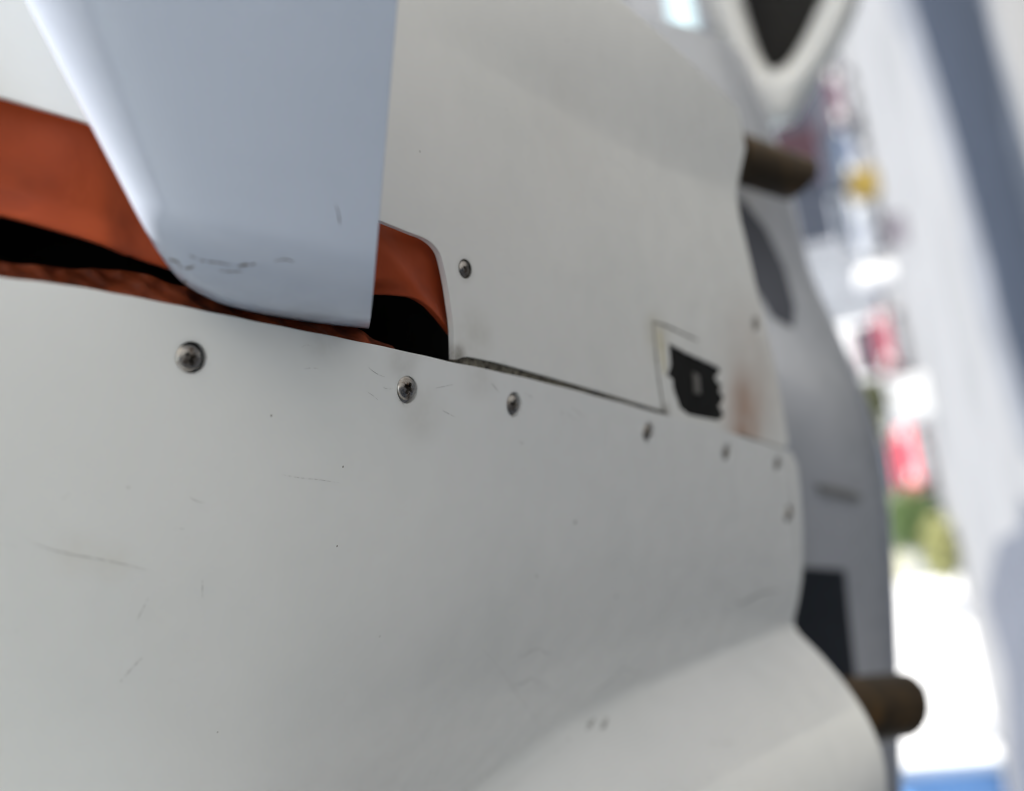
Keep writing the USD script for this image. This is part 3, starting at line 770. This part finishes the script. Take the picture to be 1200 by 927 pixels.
def rough_patch(px_pts, amp, seed):
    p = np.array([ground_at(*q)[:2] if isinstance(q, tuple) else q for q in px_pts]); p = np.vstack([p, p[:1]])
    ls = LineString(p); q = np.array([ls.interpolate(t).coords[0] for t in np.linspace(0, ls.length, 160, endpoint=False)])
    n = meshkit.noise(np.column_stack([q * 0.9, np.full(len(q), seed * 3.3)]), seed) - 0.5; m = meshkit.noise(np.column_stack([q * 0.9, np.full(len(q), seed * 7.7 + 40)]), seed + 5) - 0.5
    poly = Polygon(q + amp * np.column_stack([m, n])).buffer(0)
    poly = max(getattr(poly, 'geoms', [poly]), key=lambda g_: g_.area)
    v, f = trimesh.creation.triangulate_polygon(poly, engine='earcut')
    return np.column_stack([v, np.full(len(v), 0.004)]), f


obj('shadow_edge_strip', rough_patch(((1030, -30), (1085, 120), (1122, 250), (1156, 400), (1196, 510), (1300, 510), (1250, 330), (1206, 190), (1182, 90), (1160, -30)), 1.0, 3), 'painted_shadow_edge')  # painted penumbra either side of the shadow band
tag(stage.GetPrimAtPath('/World/shadow_edge_strip'), 'half-dark sheet softening both edges of the painted shadow band', 'painted_shade', kind='structure')
stage.GetPrimAtPath('/World/shadow_edge_strip').GetAttribute('points').Set(Vt.Vec3fArray([Gf.Vec3f(p[0], p[1], 0.002) for p in stage.GetPrimAtPath('/World/shadow_edge_strip').GetAttribute('points').Get()]))
obj('painted_shadow_strip', rough_patch(((1062, -30), (1110, 120), (1142, 235), (1172, 380), (1212, 480), (1268, 480), (1230, 330), (1192, 190), (1170, 90), (1146, -30)), 0.9, 1), 'painted_shadow')  # ground darkened by colour where the shadow band falls
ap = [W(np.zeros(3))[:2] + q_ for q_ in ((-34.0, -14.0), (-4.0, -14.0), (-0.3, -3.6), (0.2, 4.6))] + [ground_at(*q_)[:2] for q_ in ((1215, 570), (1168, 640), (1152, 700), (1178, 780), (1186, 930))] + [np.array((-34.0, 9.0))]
obj('added_dark_patch', rough_patch(ap, 0.8, 2), 'added_dark_ground')  # shade put into ground colour, extended out of view to darken the belly
tag(stage.GetPrimAtPath('/World/added_dark_patch'), 'dark ground sheet added as painted shade nearest the shed and the trailer', 'painted_shade', kind='structure')
tag(stage.GetPrimAtPath('/World/painted_shadow_strip'), 'dark blue-grey sheet painting the shadow band across the pale apron', 'painted_shade', kind='structure')
# ------------------------------------------------------------------ things beyond, standing on the apron
plain('tyre', (0.02, 0.02, 0.02), 0.85)
plain('car_glass', (0.03, 0.035, 0.04), 0.08)
plain('chrome', (0.6, 0.6, 0.6), 0.2, metal=1.0)
for nm, col in dict(maroon=(0.20, 0.012, 0.022), slate_blue=(0.05, 0.065, 0.10), red=(0.62, 0.035, 0.05), dark_red=(0.05, 0.006, 0.012), silver=(0.30, 0.31, 0.33), white=(0.62, 0.62, 0.62),
                    pale=(0.46, 0.46, 0.46), sky_blue=(0.16, 0.34, 0.64), yellow=(0.22, 0.15, 0.025), pale_yellow=(0.66, 0.62, 0.34), dark_grey=(0.10, 0.09, 0.10), lamp=(0.7, 0.7, 0.65)).items():
    plain(nm + '_finish', col, 0.35, var=0.05)


def lbox(x0, x1, y0, y1, z0, z1, bev=0.02):
    b = min(bev, (x1 - x0) / 3, (y1 - y0) / 3, (z1 - z0) / 3)
    pts = [(x, y, z) for (dx, dy, dz) in ((b, b, 0), (b, 0, b), (0, b, b)) for x in (x0 + dx, x1 - dx) for y in (y0 + dy, y1 - dy) for z in (z0 + dz, z1 - dz)]
    return trimesh.convex.convex_hull(np.array(pts))


def place(mesh, loc, rz):
    m = mesh.copy(); m.apply_transform(trimesh.transformations.rotation_matrix(rz, [0, 0, 1])); m.apply_translation(loc); return m


def facing(loc): return math.atan2(-loc[1], -loc[0]) + math.pi / 2      # local -y looks at the camera


def car(u, v, mat, label, turn=0.0, k=1.0):
    """A parked car, nose to the camera: body, cabin glass, roof, wheels, lamps."""
    loc = ground_at(u, v); rz = facing(loc) + turn
    t = thing('parked_car', label, 'car', 'cars parked beyond the apron', loc)
    side = Polygon(spline([(0.0, 0.42), (0.05, 0.66), (0.35, 0.80), (1.15, 0.92), (3.6, 0.96), (4.15, 0.90), (4.25, 0.55), (4.2, 0.3), (0.1, 0.25), (0.0, 0.42)], 4)).buffer(0)
    for wx in (0.80, 3.45): side = side.difference(Point(wx, 0.32).buffer(0.37))
    b = trimesh.creation.extrude_polygon(side, 1.74, engine='earcut')
    b.vertices = np.stack([b.vertices[:, 2] - 0.87, b.vertices[:, 0], b.vertices[:, 1]], 1); b.fix_normals()
    glass = trimesh.convex.convex_hull(np.array([(s * x, y, z) for s in (-1, 1) for x, y, z in ((0.80, 1.10, 0.90), (0.80, 3.8, 0.93), (0.62, 1.85, 1.38), (0.62, 3.2, 1.40))]))
    roof = trimesh.convex.convex_hull(np.array([(s * x, y, z) for s in (-1, 1) for x, y, z in ((0.65, 1.80, 1.37), (0.65, 3.25, 1.39), (0.56, 1.95, 1.45), (0.56, 3.1, 1.47))]))
    def part(n, m, mt, parent=t):
        m = m.copy(); m.vertices = m.vertices * k
        return obj(n, place(m, loc, rz), mt, parent)
    part('body', b, mat); part('window_glass', glass, 'car_glass'); part('roof', roof, mat)
    part('bumper', lbox(-0.85, 0.85, -0.08, 0.12, 0.28, 0.46, 0.04), 'silver_finish')
    for s in (-1, 1):
        part('headlight', lbox(s * 0.66 - 0.17, s * 0.66 + 0.17, -0.02, 0.2, 0.60, 0.74, 0.04), 'lamp_finish')
        for wy in (0.80, 3.45):
            wv = trimesh.creation.cylinder(0.32, 0.2, sections=24); wv.apply_transform(trimesh.transformations.rotation_matrix(math.pi / 2, [0, 1, 0])); wv.apply_translation((s * 0.79, wy, 0.32))
            wp = part('wheel', wv, 'tyre')
            rm = trimesh.creation.cylinder(0.2, 0.03, sections=18); rm.apply_transform(trimesh.transformations.rotation_matrix(math.pi / 2, [0, 1, 0])); rm.apply_translation((s * 0.895, wy, 0.32))
            part('rim', rm, 'chrome', wp)
    return t


car(1004, 105, 'dark_red_finish', 'dark red car parked at the top of the row, under the air scoop', 0.3)
car(1016, 168, 'slate_blue_finish', 'slate blue car parked behind the upper exhaust stub', 0.2)
car(1036, 268, 'silver_finish', 'silver car parked between the yellow crate and the white tank', -0.25)
car(1062, 392, 'maroon_finish', 'maroon car with grey bumper parked above the white block', 0.1)
car(1092, 528, 'red_finish', 'bright red car parked next to the green shrub', 0.15)


def boxy(name, u, v, w, d, h, mat, label, cat, extra=None, turn=0.0):
    loc = ground_at(u, v); rz = facing(loc) + turn
    t = thing(name, label, cat, loc=loc)
    obj('body', place(lbox(-w / 2, w / 2, 0, d, 0.0, h, 0.06), loc, rz), mat, t)
    if extra: extra(t, loc, rz)
    return t


boxy('plastic_crate', 1030, 211, 0.85, 0.6, 0.75, 'yellow_finish', 'yellow crate standing below the slate blue car', 'crate',
     lambda t, l, r: obj('lid', place(lbox(-0.45, 0.45, -0.03, 0.63, 0.75, 0.82), l, r), 'yellow_finish', t))
boxy('ground_block', 1092, 462, 1.0, 0.6, 0.85, 'pale_finish', 'white block standing between the maroon car and the bright red car', 'block',
     lambda t, l, r: obj('cap', place(lbox(-0.54, 0.54, -0.04, 0.64, 0.85, 0.93), l, r), 'pale_finish', t))
def tank_lid(t, l, r):
    c = trimesh.creation.icosphere(3, 0.42); c.vertices *= (1, 1, 0.5); obj('domed_top', place(c, l + np.array([0, 0, 0.95]), r), 'pale_finish', t)
loc = ground_at(1048, 322); t = thing('water_tank', 'white round tank with domed top standing above the maroon car', 'tank', loc=loc)
c = trimesh.creation.cylinder(0.42, 0.95, sections=32); c.apply_translation((0, 0, 0.475)); obj('drum', place(c, loc, 0), 'pale_finish', t); tank_lid(t, loc, 0)
loc = ground_at(1062, 266); t = thing('wheel_chock', 'dark grey wheel chock lying alone on the sunlit apron', 'chock', loc=loc)
obj('wedge', place(trimesh.convex.convex_hull(np.array([(x, y, z) for x in (-0.32, 0.32) for y, z in ((-0.28, 0), (0.28, 0), (-0.05, 0.38), (0.10, 0.38))])), loc, facing(loc)), 'dark_grey_finish', t)
obj('grip_bar', place(lbox(-0.36, 0.36, -0.04, 0.06, 0.36, 0.43), loc, facing(loc)), 'dark_grey_finish', t)


def trailer_bits(t, l, r):
    for x in (-1.1, 0.35): obj('door_seam', place(lbox(x - 0.03, x + 0.03, -0.02, 0.05, 0.4, 2.5, 0.005), l, r), 'silver_finish', t)
    bar = lbox(-1.6, 1.2, -0.05, 0.03, 1.05, 1.12, 0.01); bar.apply_transform(trimesh.transformations.rotation_matrix(0.5, [0, 1, 0], [0, 0, 1.1])); obj('grab_rail', place(bar, l, r), 'silver_finish', t)
    for x in (-1.5, 1.5):
        c = trimesh.creation.cylinder(0.33, 0.2, sections=24); c.apply_transform(trimesh.transformations.rotation_matrix(math.pi / 2, [1, 0, 0])); c.apply_translation((x, -0.02, 0.33)); obj('wheel', place(c, l, r), 'silver_finish', t)
    obj('roof_edge', place(lbox(-2.5, 2.5, -0.06, 2.2, 2.6, 2.72), l, r), 'white_finish', t)


boxy('box_trailer', 1150, 778, 4.6, 2.1, 2.6, 'white_finish', 'bright white box trailer standing beyond the lower exhaust stub', 'trailer', trailer_bits, turn=0.2)
boxy('shed', 1195, 1002, 4.4, 2.2, 2.6, 'sky_blue_finish', 'light blue shed standing next to the white box trailer', 'shed',
     lambda t, l, r: obj('roof', place(lbox(-2.3, 2.3, -0.1, 2.3, 2.6, 2.75), l, r), 'sky_blue_finish', t))


def far_box(dist, v0, v1, h, d):
    """A long box whose front runs between two pixels' bearings, dist metres off."""
    a, b = (ground_at(1250, v) for v in (v0, v1))
    a, b = (np.array([*(q[:2] / np.linalg.norm(q[:2]) * dist), 0]) for q in (a, b))
    x = unit(b - a); y = np.array([-x[1], x[0], 0]); y = y if y @ a > 0 else -y
    return a, b, x, y


def strip_box(a, x, y, x0, x1, y0, y1, z0, z1):
    m = lbox(x0, x1, y0, y1, z0, z1, 0.03); v = m.vertices
    m.vertices = a + v[:, :1] * x + v[:, 1:2] * y + np.array([0, 0, 1.0]) * v[:, 2:]; m.fix_normals(); return m


for nm, col in dict(hangar_wall=(0.030, 0.036, 0.052), hangar_door=(0.035, 0.008, 0.014), hangar_panel=(0.30, 0.31, 0.33), hangar_roof=(0.16, 0.17, 0.19)).items():
    plain(nm, col, 0.6, var=0.12, scale=1.0)
a, b, x, y = far_box(58, -260, 330, 6, 14); ln = np.linalg.norm(b - a)
t = thing('hangar', 'slate blue hangar with a dark red door standing behind the row of parked cars', 'hangar', loc=a)
obj('wall', strip_box(a, x, y, 0, ln, 0, 14, 0, 5.6), 'hangar_wall', t)
obj('roof', strip_box(a, x, y, -0.4, ln + 0.4, -0.5, 14.5, 5.6, 6.1), 'hangar_roof', t)
k0 = ln * (100 + 260) / 590
obj('door', strip_box(a, x, y, k0 - 1.6, k0 + 1.0, -0.12, 0.1, 0, 4.2), 'hangar_door', t)
for k_ in range(9): obj('wall_panel', strip_box(a, x, y, ln * 0.80 + k_ * 0.62, ln * 0.80 + k_ * 0.62 + 0.52, -0.09, 0.1, 0.2, 5.2), 'hangar_panel', t)
a, b, x, y = far_box(44, 318, 412, 3, 2); ln = np.linalg.norm(b - a)
t = thing('panel_van', 'bright white panel van standing behind the maroon car', 'van', loc=a)
obj('body', strip_box(a, x, y, 0.3, ln - 0.3, 0, 5, 0.45, 2.7), 'white_finish', t)
obj('windscreen', strip_box(a, x, y, 0.5, ln - 0.5, -0.05, 0.1, 1.25, 1.7), 'car_glass', t)
obj('bumper', strip_box(a, x, y, 0.25, ln - 0.25, -0.12, 0.2, 0.35, 0.7), 'silver_finish', t)
for k_ in (0.55, ln - 0.85): obj('wheel', strip_box(a, x, y, k_, k_ + 0.3, 0.4, 1.1, 0, 0.7), 'tyre', t)


def leafy(name, u, v, w, h, n, mats, label):
    loc = ground_at(u, v) ; t = thing(name, label, 'shrub', loc=loc)
    st_ = trimesh.creation.cone(0.07, h * 0.8, sections=8); obj('stem', place(st_, loc, 0), 'bark', t)
    r = np.random.default_rng(int(u + v)); d = unit(r.normal(size=(n, 3))); rad = r.random(n) ** 0.45
    lump = 0.75 + 0.5 * meshkit.noise(d * 2.5 + 7)
    c = d * (rad * lump)[:, None] * np.array([w / 2, w / 2, h / 2]) + np.array([0, 0, h * 0.5]); c[:, 2] = np.maximum(c[:, 2], 0.06)
    a = unit(r.normal(size=(n, 3))) * 0.09; b = unit(np.cross(a, r.normal(size=(n, 3)))) * 0.05
    V = np.stack([c - a, c + b, c + a, c - b], 1).reshape(-1, 3) + loc; i = np.arange(n) * 4
    Fx = np.vstack([np.stack([i, i + 1, i + 2], 1), np.stack([i, i + 2, i + 3], 1)])
    obj('foliage', (V, Fx), mats, t, smooth=False)


plain('bark', (0.10, 0.07, 0.05), 0.9)
plain('leaf', (0.075, 0.12, 0.035), 0.6, var=0.5, scale=5)
plain('pale_leaf', (0.27, 0.27, 0.11), 0.6, var=0.3, scale=5)
leafy('shrub', 1108, 605, 1.9, 1.7, 2600, 'leaf', 'green leafy shrub growing next to the bright red car')
leafy('shrub', 1124, 640, 1.7, 0.85, 1600, 'pale_leaf', 'pale yellow-green shrub growing next to the white box trailer')
for vv_, hh_, ww_, mm_, ll_ in ((500, 5.2, 4.2, 'leaf', 'tall green tree standing behind the bright red car'), (585, 6.0, 4.6, 'leaf', 'tallest green tree, standing behind the two shrubs'), (440, 4.6, 4.0, 'pale_leaf', 'pale yellow-green tree standing behind the white block')):
    q = ground_at(1250, vv_); q = np.array([*(q[:2] / np.linalg.norm(q[:2]) * 50), 0])
    t = thing('tree', ll_, 'tree', loc=q); r = np.random.default_rng(vv_); n = 3200
    tr = trimesh.creation.cone(0.22, hh_ * 0.75, sections=10); obj('trunk', place(tr, q, 0), 'bark', t)
    d = unit(r.normal(size=(n, 3))); c = d * (r.random(n) ** 0.4 * (0.65 + 0.6 * meshkit.noise(d * 2.2 + vv_)))[:, None] * np.array([ww_ / 2, ww_ / 2, hh_ * 0.42]) + np.array([0, 0, hh_ * 0.58]) + q
    e = unit(r.normal(size=(n, 3))) * 0.17; f_ = unit(np.cross(e, r.normal(size=(n, 3)))) * 0.10
    V = np.stack([c - e, c + f_, c + e, c - f_], 1).reshape(-1, 3); i = np.arange(n) * 4
    obj('crown', (V, np.vstack([np.stack([i, i + 1, i + 2], 1), np.stack([i, i + 2, i + 3], 1)])), mm_, t, smooth=False)
